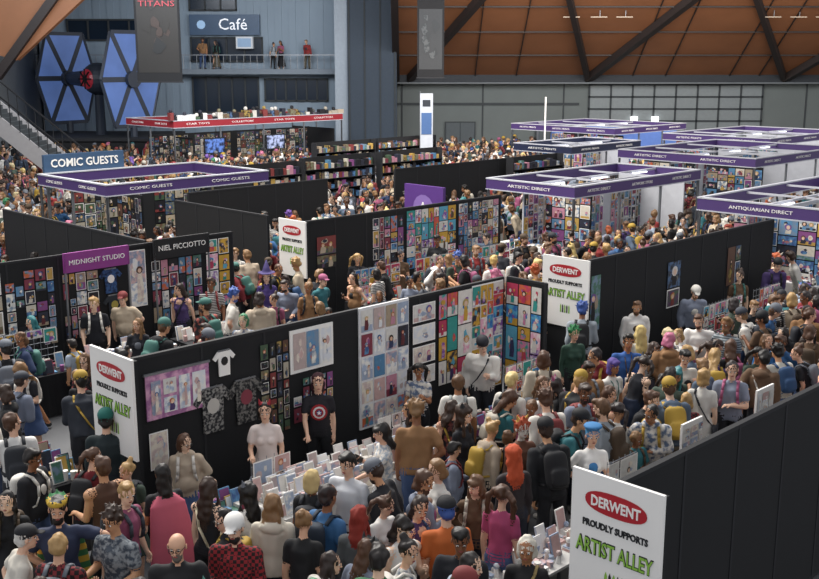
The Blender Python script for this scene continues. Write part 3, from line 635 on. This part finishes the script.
# ------------------------------------------------------------------ booths
PUR=M('#4c376f',.5,var=.1); NAVY=M('#232a48',.5); GREYW=M('#c4c6cc',.6)
def booth(name,u0,v0,u1,v1,z=2.75,fas=PUR,inner=GREYW,txt=('ARTISTIC PRINTS',),n=60,seed=1,fh=.27,cross=True,pal='mix',topm=None):
    rn=random.Random(seed); mb=MB(); topm=topm or M('#c4c6ce',.5)
    W=u1-u0;D=v1-v0
    nu=max(1,round(W/2.5)); nv=max(1,round(D/2.5))
    for i in range(nu+1):
        for vv in(v0,v1): mb.box((u0+W*i/nu-.03,vv-.03,0),(u0+W*i/nu+.03,vv+.03,z),ALU)
    for j in range(nv+1):
        for uu in(u0,u1): mb.box((uu-.03,v0+D*j/nv-.03,0),(uu+.03,v0+D*j/nv+.03,z),ALU)
    t=.05
    for a,b in(((u0-t,v0-t,z-fh),(u1+t,v0+t,z)),((u0-t,v1-t,z-fh),(u1+t,v1+t,z)),((u0-t,v0+t,z-fh),(u0+t,v1-t,z)),((u1-t,v0+t,z-fh),(u1+t,v1-t,z))):
        mb.box(a,b,fas); mb.box((a[0]-.01,a[1]-.01,b[2]),(b[0]+.01,b[1]+.01,b[2]+.035),topm); mb.box((a[0]-.01,a[1]-.01,a[2]-.03),(b[0]+.01,b[1]+.01,a[2]),topm)
    for i in range(nu):
        c=u0+W*(i+.5)/nu; mb.text(txt[i%len(txt)],fh*.42,WHITE,(c,v0-t-.006,z-fh/2),UX,UZ,wfit=W/nu*.5)
    for j in range(nv):
        c=v0+D*(j+.5)/nv; mb.text(txt[j%len(txt)],fh*.42,WHITE,(u0-t-.006,c,z-fh/2),Vector((0,-1,0)),UZ,wfit=D/nv*.5)
    if cross:
        for i in range(1,nu): mb.beam((u0+W*i/nu,v0,z-.05),(u0+W*i/nu,v1,z-.05),.05,.05,topm)
        mb.beam((u0,(v0+v1)/2,z-.05),(u1,(v0+v1)/2,z-.05),.06,.06,topm)
        tl=M('#f4f6ff',.4,emit=2.0)
        for i in range(nu): mb.box((u0+W*(i+.5)/nu-.4,(v0+v1)/2-.1,z-.12),(u0+W*(i+.5)/nu+.4,(v0+v1)/2-.06,z-.08),tl)
    mb.box((u0+.2,v0+D*.62,0),(u1-.1,v0+D*.62+.05,2.42),inner); mb.box((u1-.3,v0+.3,0),(u1-.25,v1-.3,2.42),inner)
    for i in range(nu):
        a=u0+W*i/nu+.2; b=u0+W*(i+1)/nu-.2
        artgrid(mb,(a,v0+D*.62-.01,.75),UX,UZ,b-a,1.62,8,5,rn,pal,.03)
        mb.box((a,v0+.15,0),(b,v0+.7,.9),rn.choice([BLACK,WHITE,inner])); goods(mb,a,b,v0+.15,v0+.7,.9,n//nu,rn,pal)
        artgrid(mb,(a,v0+.14,.1),UX,UZ,b-a,.7,3,1,rn,pal,.03)
    for j in range(nv):
        a=v0+D*j/nv+.3;b=v0+D*(j+1)/nv-.3
        if j<nv*.6:
            mb.box((u0+.15,a,0),(u0+.6,b,.9),rn.choice([BLACK,WHITE])); goods(mb,u0+.15,u0+.6,a,b,.9,20,rn,pal)
            artgrid(mb,(u0+1.2,b,.3),Vector((0,-1,0)),UZ,b-a,2.0,6,6,rn,pal,.03); mb.box((u0+1.21,a,0),(u0+1.26,b,2.35),BLACK)
    obst.append((u0-.2,u1+.2,v0-.2,v1+.2))
    return mb.build(name,grid=True)
booth('comic_guests_booth',14.0,25.4,19.3,29.2,inner=BLACK,txt=('COMIC GUESTS',),seed=2,pal='dark',cross=False)
mb=MB(); mb.box((14.2,29.3,2.75),(16.8,29.42,3.3),M('#3c5878',.5)); mb.text('COMIC GUESTS',.33,WHITE,(15.5,29.29,3.03),UX,UZ,wfit=2.2,bold=.006)
for uu in(14.3,16.7): mb.box((uu-.04,29.33,0),(uu+.04,29.4,2.75),ALU)
mb.build('booth_header_sign',grid=True)
booth('purple_exhibition_booth',22.8,16.6,29.2,19.6,z=2.7,seed=3,txt=('ARTISTIC DIRECT','ARTWORK STORE'))
booth('purple_exhibition_booth',23.2,9.9,30.0,13.1,z=2.7,seed=4,txt=('ANTIQUARIAN DIRECT',))
booth('purple_exhibition_booth',33.4,16.9,40.5,22.3,seed=5,txt=('ARTISTIC DIRECT',))
booth('purple_exhibition_booth',43.5,29.4,50,35.8,seed=6,inner=M('#5a78b8',.5,emit=.25))
booth('purple_exhibition_booth',42.5,20.9,50,26.0,seed=7)
booth('purple_exhibition_booth',34.6,25.4,39.5,28.3,z=2.6,seed=8,fas=NAVY)
booth('red_exhibition_stand',27.5,43.2,38.0,47.4,z=3.2,fas=M('#9a2430',.5,emit=.05),inner=BLACK,seed=9,txt=('STAR TOYS','COLLECTORS'),fh=.3,n=90,cross=False,pal='dark')
mb=MB(); rk=random.Random(8); u=27.3
while u<37.8:
    w=rk.uniform(.12,.4);h=rk.uniform(.1,.38); mb.box((u,43.15,3.235),(u+w,43.4,3.235+h),rk.choice(PAL['dark']+[CREAM,CREAM,WHITE]))
    if rk.random()<.5: mb.ball((u+w/2,43.27,3.235+h+.08),.1,rk.choice(PAL['dark']+[CREAM,CREAM]),8,5)
    u+=w+.03
mb.build('toy_figure_parade',grid=True)
for i,(u,v) in enumerate(((29.5,42.9),(33.2,42.9))):
    mb=MB(); mb.box((u-.6,v-.08,1.6),(u+.6,v,2.35),BLACK); mb.box((u-.55,v-.09,1.65),(u+.55,v-.08,2.3),M(['#5a7ac0','#a8b4d8'][i],.3,emit=.3,kind='paint',h2='#202840',scale=5))
    mb.box((u-.05,v-.05,0),(u+.05,v,1.6),BLACK); mb.box((u-.4,v-.3,0),(u+.4,v+.2,.04),BLACK); mb.build('display_screen',grid=True)
def shelf(u0,u1,v,h=2.4,seed=0):
    rn=random.Random(seed); mb=MB(); mb.box((u0,v,0),(u1,v+.04,h),BLACK)
    for k in range(6):
        z=.15+k*(h-.2)/6; mb.box((u0,v-.3,z-.02),(u1,v,z),BLK2); u=u0+.03
        while u<u1-.15:
            w=rn.uniform(.08,.22); mb.box((u,v-.25,z),(u+w*.9,v-.05,z+rn.uniform(.15,.3)),rn.choice(PAL['mix']+PAL['dark'])); u+=w
    for uu in(u0,u1): mb.box((uu-.02,v-.3,0),(uu+.02,v+.04,h),BLK2)
    obst.append((u0-.2,u1+.2,v-.6,v+.3))
    return mb.build('merchandise_shelf',grid=True)
for i,(a,b,v) in enumerate(((24.5,28,30.2),(28.4,31.8,30.2),(29.5,33,35.5),(33.2,37,35.5),(21,23.8,29.5),(30,33,24.9))): shelf(a,b,v,2.5,i)
mb=MB(); mb.box((20.9,19.6,1.2),(21.0,21.1,2.6),M('#5e3a88',.5)); 
pts=[Vector((20.89,20.35,1.95))+Vector((0,-1,0))*.4*math.cos(i*.449)+UZ*.4*math.sin(i*.449) for i in range(14)]; mb.poly(pts,M('#8e72b8',.5))
mb.text('A',.5,WHITE,(20.88,20.35,1.95),Vector((0,-1,0)),UZ)
for v in(19.65,21.05): mb.box((20.93,v-.02,0),(20.97,v+.02,1.2),ALU)
mb.build('purple_emblem_panel',grid=True); obst.append((20.7,21.3,19.4,21.3))
# ------------------------------------------------------------------ room shell
mb=MB(); mb.box((-26,-6,-.1),(40,70,0),M('#5c5e62',.5,var=.35,scale=1.2)); mb.build('floor')
CON=M('#666d6c',.8,var=.15,scale=1.0); DKW=M('#3a3f42',.8)
mb=MB(); mb.box((-26,66,0),(40,66.4,16),CON)
for k in range(8): mb.box((-.5+k*5,65.94,0),(-.42+k*5,66,4.6),DKW)
mb.box((-.8,65.93,3.3),(10.5,66,3.45),DKW)
mb.build('wall_back')
for i,x in enumerate((2.2,7.8)):
    mb=MB(); mb.box((x,65.85,0),(x+1.9,65.93,2.3),DKW); mb.box((x+.08,65.83,.05),(x+.92,65.86,2.22),M('#4c5458',.6)); mb.box((x+.98,65.83,.05),(x+1.82,65.86,2.22),M('#4c5458',.6)); mb.box((x+.84,65.8,1),(x+1.06,65.83,1.06),ALU); mb.build('door_%d'%(i+1))
CLAD=M('#8a9cac',.6,var=.12,scale=.8)
mb=MB(); 
for k in range(46):
    x=-22.4+k*.42; mb.box((x,65.2+(.05 if k%2 else 0),0),(x+.42,65.9,14),CLAD)
mb.build('wall_cafe_facade')
GL=M('#1c2a3a',.2,var=.3,scale=.7)
def window(n,x0,x1,z0,z1,y,nx,nz,gl=GL,fr=DKW):
    mb=MB(); mb.box((x0,y-.03,z0),(x1,y,z1),gl)
    for i in range(nx+1): xx=x0+(x1-x0)*i/nx; mb.box((xx-.05,y-.1,z0),(xx+.05,y-.03,z1),fr)
    for j in range(nz+1): zz=z0+(z1-z0)*j/nz; mb.box((x0-.05,y-.1,zz-.05),(x1+.05,y-.03,zz+.05),fr)
    mb.build('window_%d'%n)
window(1,-13.2,-10.4,8.95,9.9,65.18,3,1); window(2,-13.2,-8.9,5.95,7.35,65.18,4,1); window(3,-8.8,-5.0,3.6,4.9,65.18,6,1)
window(4,11.1,21.8,1.6,4.55,65.95,8,4,M('#7c8486',.5,var=.2),DKW); window(5,-20.6,-14.4,7.2,8.4,65.18,5,1); window(6,-13.2,-9.2,2.9,5.0,65.18,5,1)
mb=MB(); mb.box((-13.2,64.9,7.5),(-9.0,65.15,8.7),M('#34506e',.4,emit=.1)); mb.text('Café',.95,M('#f0f4fa',.4,emit=.5),(-10.6,64.89,8.1),UX,UZ)
mb.cyl((-12.5,64.85,8.1),(-12.5,64.9,8.1),.26,.26,M('#a0c4e8',.4,emit=.3)); mb.build('cafe_sign')
mb=MB(); mb.box((-10.4,64.6,6.7),(-9.4,65.1,7.4),M('#d4dae0',.5,emit=.1)); mb.box((-10.3,64.58,6.8),(-9.5,64.6,7.3),M('#8aa8c8',.4,emit=.2)); mb.build('wall_mounted_sign_box')
mb=MB(); mb.box((-22.4,64.1,5.2),(-4.4,65.05,5.5),M('#7c8894',.6))
for k in range(46): mb.cyl((-22.3+k*.4,64.15,5.5),(-22.3+k*.4,64.15,6.3),.016,.016,ALU,5)
mb.box((-22.4,64.12,6.3),(-4.4,64.2,6.35),ALU); mb.build('mezzanine_balcony')
mb=MB(); mb.box((-4.35,62.5,0),(-3.6,63.6,14),M('#9aa6b2',.6)); mb.box((-3.6,62.3,0),(-.75,64.5,14),M('#34414f',.7)); 
for x in(-3.5,-2.6,-1.7,-.85): mb.box((x-.04,62.24,0),(x+.04,62.3,14),DKW)
mb.build('column_concrete')
WOOD=M('#8f5e3e',.6,var=.35,scale=.6); DB=M('#2a2220',.6)
SL=.577
def cp(x,d,o=0): return Vector((x,66-d,4.75+SL*d-o))
mb=MB()
xs=[-1.0,3.2,7.6,12,16.4,20.8,25.2,29.6,34,38.4]
for a,b in zip(xs,xs[1:]): mb.add([cp(a,0),cp(b,0),cp(b,18),cp(a,18)],[[0,3,2,1]],WOOD)
mb.add([cp(-1,0),cp(-1,18),Vector((-1,48,18)),Vector((-1,66,18))],[[0,1,2,3]],WOOD)
mb.build('ceiling_timber')
mb=MB()
for (a,d1,b,d2,w) in((.0,.6,5.0,10.5,.4),(10.9,.6,7.6,11,.3),(10.9,.6,17,11.5,.5),(22.9,.6,16.8,11,.3),(22.9,.6,29,11,.5),(-.8,.2,-.8,12,.4)):
    mb.beam(cp(a,d1,.2),cp(b,d2,.2),w,.4,DB)
for d in(2.8,5.0,7.2): mb.beam(cp(-1,d,.06),cp(34,d,.06),.05,.08,DB)
for x in(4,6.5,13.6,15.6,19.5,21.3,25.5): mb.beam(cp(x,0,.05),cp(x,12,.05),.05,.07,DB)
mb.box((-1,65.3,4.7),(36,65.95,5.4),M('#2a2f35',.7)); mb.box((-1,65.2,4.62),(36,65.9,4.7),M('#6a7074',.6))
mb.build('ceiling_beam')
mb=MB(); LT=M('#c8b8a4',.4,emit=.15)
for x in(8.4,9.9,11.3,19.4,20.8,22.2): mb.beam(cp(x,6.8,.35),cp(x+.9,6.8,.35),.05,.04,LT); mb.beam(cp(x+.5,6.8,.33),cp(x+.5,6.8,0),.03,.03,ALU)
mb.build('ceiling_light')
mb=MB(); mb.box((-26,44,14),(-1.0,66,14.2),M('#5c6670',.7)); mb.build('ceiling')
mb=MB(); mb.box((-23,28,0),(-22.6,66,14),M('#8a8f92',.7)); mb.build('wall_left')
mb=MB(); A=[Vector(p) for p in((-22.4,52,7.0),(-22.4,52,13),(-13.4,52,13),(-15.0,52,9.4),(-19.0,52,6.0))]
mb.poly(A,WOOD); mb.poly([p+UY*.4 for p in A][::-1],WOOD)
mb.beam((-13.6,51.9,13),(-20,51.9,5.2),.45,.4,DB); mb.beam((-17.5,51.9,13),(-22,51.9,7.5),.25,.3,DB); mb.build('ceiling_timber_panel')
STW=M('#a9a6a6',.6)
mb=MB()
p0=Vector((-19.6,46,5.2));p1=Vector((-14.6,46,1.0))
for dy in(0,2.0):
    a=p0+UY*dy;b=p1+UY*dy; mb.add([a,b,b-UZ*.9,a-UZ*.9,a+UY*.12,b+UY*.12,b+UY*.12-UZ*.9,a+UY*.12-UZ*.9],[[0,3,2,1],[4,5,6,7],[0,1,5,4],[3,7,6,2]],STW)
    mb.beam(a+UZ*.9,b+UZ*.9,.06,.06,BLACK)
    for k in range(14):
        q=a.lerp(b,k/13); mb.cyl(q,q+UZ*.9,.02,.02,BLACK,5)
n=24
for k in range(n):
    q=p0.lerp(p1,k/n); mb.box((q.x,46.1,q.z-.45),(q.x+.22,48,q.z-.27),DKW)
mb.box((-22.5,45.5,4.2),(-19.6,48.2,4.9),STW); mb.box((-14.7,46.0,0),(-14.3,48.1,.5),STW)
mb.box((-22.5,46,0),(-19.4,46.2,4.2),STW)
mb.build('staircase')
def banner(name,x0,x1,z0,z1,y,cols,zt,txt=None):
    rn=random.Random(int(z0*10)); mb=MB(); mb.box((x0,y,z0),(x1,y+.03,z1),BLACK); mb.box((x0-.05,y-.02,z0-.06),(x1+.05,y+.05,z0),BLK2)
    mb.poly([(x0+.1,y-.01,z0+.4),(x1-.1,y-.01,z0+.4),(x1-.1,y-.01,z1-.6),(x0+.1,y-.01,z1-.6)],cols[0])
    w=x1-x0
    for k in range(14):
        cx=rn.uniform(x0+.25*w,x1-.25*w);cz=rn.uniform(z0+.8,z1-1); r=rn.uniform(.08,.2)*w; mb.poly([(cx+r*math.cos(i*.9)*rn.uniform(.4,1),y-.02-.002*k,cz+1.5*r*math.sin(i*.9)*rn.uniform(.4,1)) for i in range(7)],rn.choice(cols))
    if txt: mb.text(txt,.36,M('#a8404a',.5,emit=.1),((x0+x1)/2,y-.06,8.55),UX,UZ,wfit=w*.8)
    for x in(x0+.1,x1-.1): mb.cyl((x,y,z1),(x,y,zt),.015,.015,ALU,5)
    mb.build(name)
banner('hanging_banner',-12.7,-10.6,5.05,10.2,50,P('#262422','#302a28','#1c2024','#1c1e20','#3c302c'),14,'TITANS')
banner('hanging_banner',.4,1.8,5.15,9.2,56,P('#282c30','#3a302c','#22282c','#44484a'),10.4)
mb=MB(); mb.cyl((.5,50,0),(.5,50,4.6),.03,.02,ALU,6); mb.box((.5,49.98,1.3),(1.1,50.02,4.5),M('#c8ccd2',.7)); mb.box((.56,49.96,2.6),(1.04,49.98,3.6),M('#4a6a9a',.6)); mb.box((.62,49.96,3.9),(.98,49.98,4.2),M('#30343c',.6)); mb.box((.2,49.7,0),(1.1,50.3,.05),BLACK); mb.build('feather_flag')
mb=MB(); mb.cyl((6.9,54,0),(6.9,54,4.2),.05,.04,WHITE,6); mb.box((6.6,53.8,0),(7.2,54.2,.06),BLACK); mb.build('white_pole')
mb=MB(); 
for x in(13.7,15.0): mb.box((x,65.7,2.3),(x+.4,65.85,2.6),M('#ffffff',.4,emit=4)); mb.box((x+.15,65.85,2.4),(x+.25,65.95,2.5),DKW)
mb.build('wall_light')
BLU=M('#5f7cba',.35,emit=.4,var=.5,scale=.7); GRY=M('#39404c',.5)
rootE=bpy.data.objects.new('starfighter_replica',None); col.objects.link(rootE); rootE.location=(-17.45,60,.15)
ang=math.radians(-38)
AX=Vector((math.cos(ang),math.sin(ang),0)); TX=Vector((-math.sin(ang),math.cos(ang),0))
mb=MB()
for sd in(-1,1):
    c=AX*2.95*sd+UZ*4.85
    hx=[(1.2,2.5),(1.95,0),(1.2,-2.5),(-1.2,-2.5),(-1.95,0),(-1.2,2.5)]
    V_=[c+TX*a+UZ*b for a,b in hx]
    for off in(-.05,.05): mb.poly([p+AX*off for p in V_],BLU)
    for a,b in zip(V_,V_[1:]+V_[:1]): mb.beam(a,b,.14,.2,GRY)
    for p in V_: mb.beam(c,p,.12,.28,GRY)
    mb.cyl(c-AX*.3,c+AX*.3,.45,.45,GRY,12); mb.cyl(c,AX*.9*sd+UZ*4.85,.32,.5,GRY,10)
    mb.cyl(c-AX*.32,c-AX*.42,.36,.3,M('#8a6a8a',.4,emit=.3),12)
mb.ball((0,0,4.85),.9,GRY,20,12)
fr=TX*-1
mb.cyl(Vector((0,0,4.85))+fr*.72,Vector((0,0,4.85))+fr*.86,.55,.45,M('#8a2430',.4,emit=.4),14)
for k in range(8):
    a=k*math.pi/4; mb.beam(Vector((0,0,4.85))+fr*.9,Vector((0,0,4.85))+fr*.87+AX*.55*math.cos(a)+UZ*.55*math.sin(a),.07,.07,BLACK)
o=mb.build('hull_and_wings'); o.parent=rootE
mb=MB(); mb.box((-4.0,-3,-.15),(4.0,3,1.6),BLACK); mb.box((-4.1,-3.1,1.6),(4.1,3.1,1.75),BLK2); mb.cyl((0,0,1.7),(0,0,4.05),.3,.25,GRY,10)
for sd in(-1,1): mb.cyl(AX*2.95*sd+UZ*1.7,AX*2.95*sd+UZ*2.4,.2,.2,GRY,8)
o=mb.build('plinth'); o.parent=rootE
# ------------------------------------------------------------------ crowd
obst+=[(5.9,13.5,8.95,12.95),(6.2,8.9,7.75,9.1),(5.35,6.3,10.7,13.2),(15.0,22.9,9.1,12.8),(7.0,15.5,2.5,6.95),(4.8,7.3,3.6,5.6),(5.8,13.0,16.3,20.1),(14.3,21.9,16.3,20.1),(10.7,11.3,18,25.2),(14.7,15.1,19,23.6),(15.8,21.2,24.3,24.9),(24.3,33.2,24.9,25.5)]
crowd=bpy.data.objects.new('convention_crowd',None); col.objects.link(crowd)
rc=random.Random(42); grid={}
def ok(x,y,dm):
    gx,gy=int(x//1),int(y//1)
    for i in(-1,0,1):
        for j in(-1,0,1):
            for p in grid.get((gx+i,gy+j),()):
                if (p[0]-x)**2+(p[1]-y)**2<dm*dm: return False
    return True
def reg(x,y): grid.setdefault((int(x//1),int(y//1)),[]).append((x,y))
for p in PEOPLE: reg(*p)
cnt=0
def spawn(x,y,rot,z=0.0):
    global cnt
    me,male=rc.choice(VAR); sc=(rc.uniform(.95,1.05) if male else rc.uniform(.87,.98))
    if rc.random()<.06: sc*=.78
    far=y>17.5
    place(me,'visitor_%d'%cnt if far else ('man' if male else 'woman'),x,y,rot,rc,sc=sc,parent=crowd if far else None,z=z); reg(x,y); cnt+=1
for it in range(64000):
    if it<22000: y=rc.uniform(8.2,20)
    else: y=math.sqrt(rc.uniform(18**2,61**2))
    x=rc.uniform(-.42,.42)*y
    u=(x+y)*S;v=(y-x)*S
    if any(a<u<b and c_<v<d for a,b,c_,d in obst): continue
    if y>57 and (x<-13 or (-4.8<x<0)): continue
    if x<-14 and 45<y<49: continue
    dm=.42 if y<20 else (.52 if y<35 else .62)
    if u<5.6: dm=.58
    elif y<20 and noise.noise(Vector((x*.5,y*.5,1)))<-.35: dm=.8
    if 12.9<u<15.2 and 9<v<16: dm=1.1
    if 6<u<13 and 12.9<v<16.4: dm=.85
    if y>22 and noise.noise(Vector((x*.25,y*.25,4)))<-.35: dm=1.1
    if not ok(x,y,dm): continue
    base=rc.choice([45,-135,45,-135,-45,135]) if rc.random()<.75 else rc.uniform(0,360)
    spawn(x,y,base+rc.uniform(-40,40))
for (u,v,r) in [(6.7,10.6,-45),(10.8,10.6,-30),(12.2,10.55,-60),(7.3,11.6,150),(9.2,11.6,140),(11.5,11.6,120),
   (7.4,17.6,-40),(8.1,17.65,-50),(9.3,17.6,-35),(10.0,17.7,-50),(11.2,17.6,-45),(11.9,17.6,-30),(15.9,17.6,-45),(17.3,17.6,-30),(18.6,17.6,-50),(20.4,17.6,-45),
   (16.3,10.4,-45),(18.3,10.4,-45),(20.2,10.4,-30),(21.7,10.4,-45),(8.4,5.4,140),(10.2,5.4,130),(12.2,5.4,140),(7.5,19.2,120),(9,19.2,140),(16,19.1,140),(18,19.1,120),(20.2,19.2,150)]:
    p=G(u,v)
    if ok(p.x,p.y,.4): spawn(p.x,p.y,r+45+rc.uniform(-20,20))
for x in(-12.4,-11.6,-8.2,-7.7,-6.1): spawn(x,64.6,rc.uniform(-30,30),5.5)
print('people',len(PEOPLE))
# ------------------------------------------------------------------ light
w=bpy.data.worlds.new('World'); scene.world=w; w.use_nodes=True
w.node_tree.nodes['Background'].inputs[0].default_value=(.93,.95,1,1); w.node_tree.nodes['Background'].inputs[1].default_value=.74
def area(name,loc,size,sy,energy,colr,target):
    l=bpy.data.lights.new(name,'AREA'); l.shape='RECTANGLE'; l.size=size; l.size_y=sy; l.energy=energy; l.color=colr
    o=bpy.data.objects.new(name,l); col.objects.link(o); o.location=loc; o.rotation_euler=(Vector(target)-Vector(loc)).to_track_quat('-Z','Y').to_euler()
area('skylight_main',(-6,26,17),20,14,9200,(1,.955,.89),(1,20,0))
area('rear_fill',(4,44,12),34,8,5200,(1,.97,.96),(2,58,1))  # unseen fill added to lift the back wall and rear crowd
area('rear_left_fill',(-14,44,13.5),14,6,2300,(.85,.92,1),(-12,64,4))  # extra fill added to brighten the cafe wall, stands for no real opening
area('timber_fill',(12,52,5.5),26,3,600,(1,.88,.76),(12,62,9))  # added lamp that brightens the timber ceiling, not a hall fixture
# ------------------------------------------------------------------ camera
cam=bpy.data.cameras.new('camera'); cam.sensor_width=36; cam.lens=1050/819*36; cam.clip_end=300
co=bpy.data.objects.new('camera',cam); col.objects.link(co); co.location=(0,0,6); co.rotation_euler=(math.radians(90-12.3),0,0); scene.camera=co
scene.view_settings.view_transform='Standard'
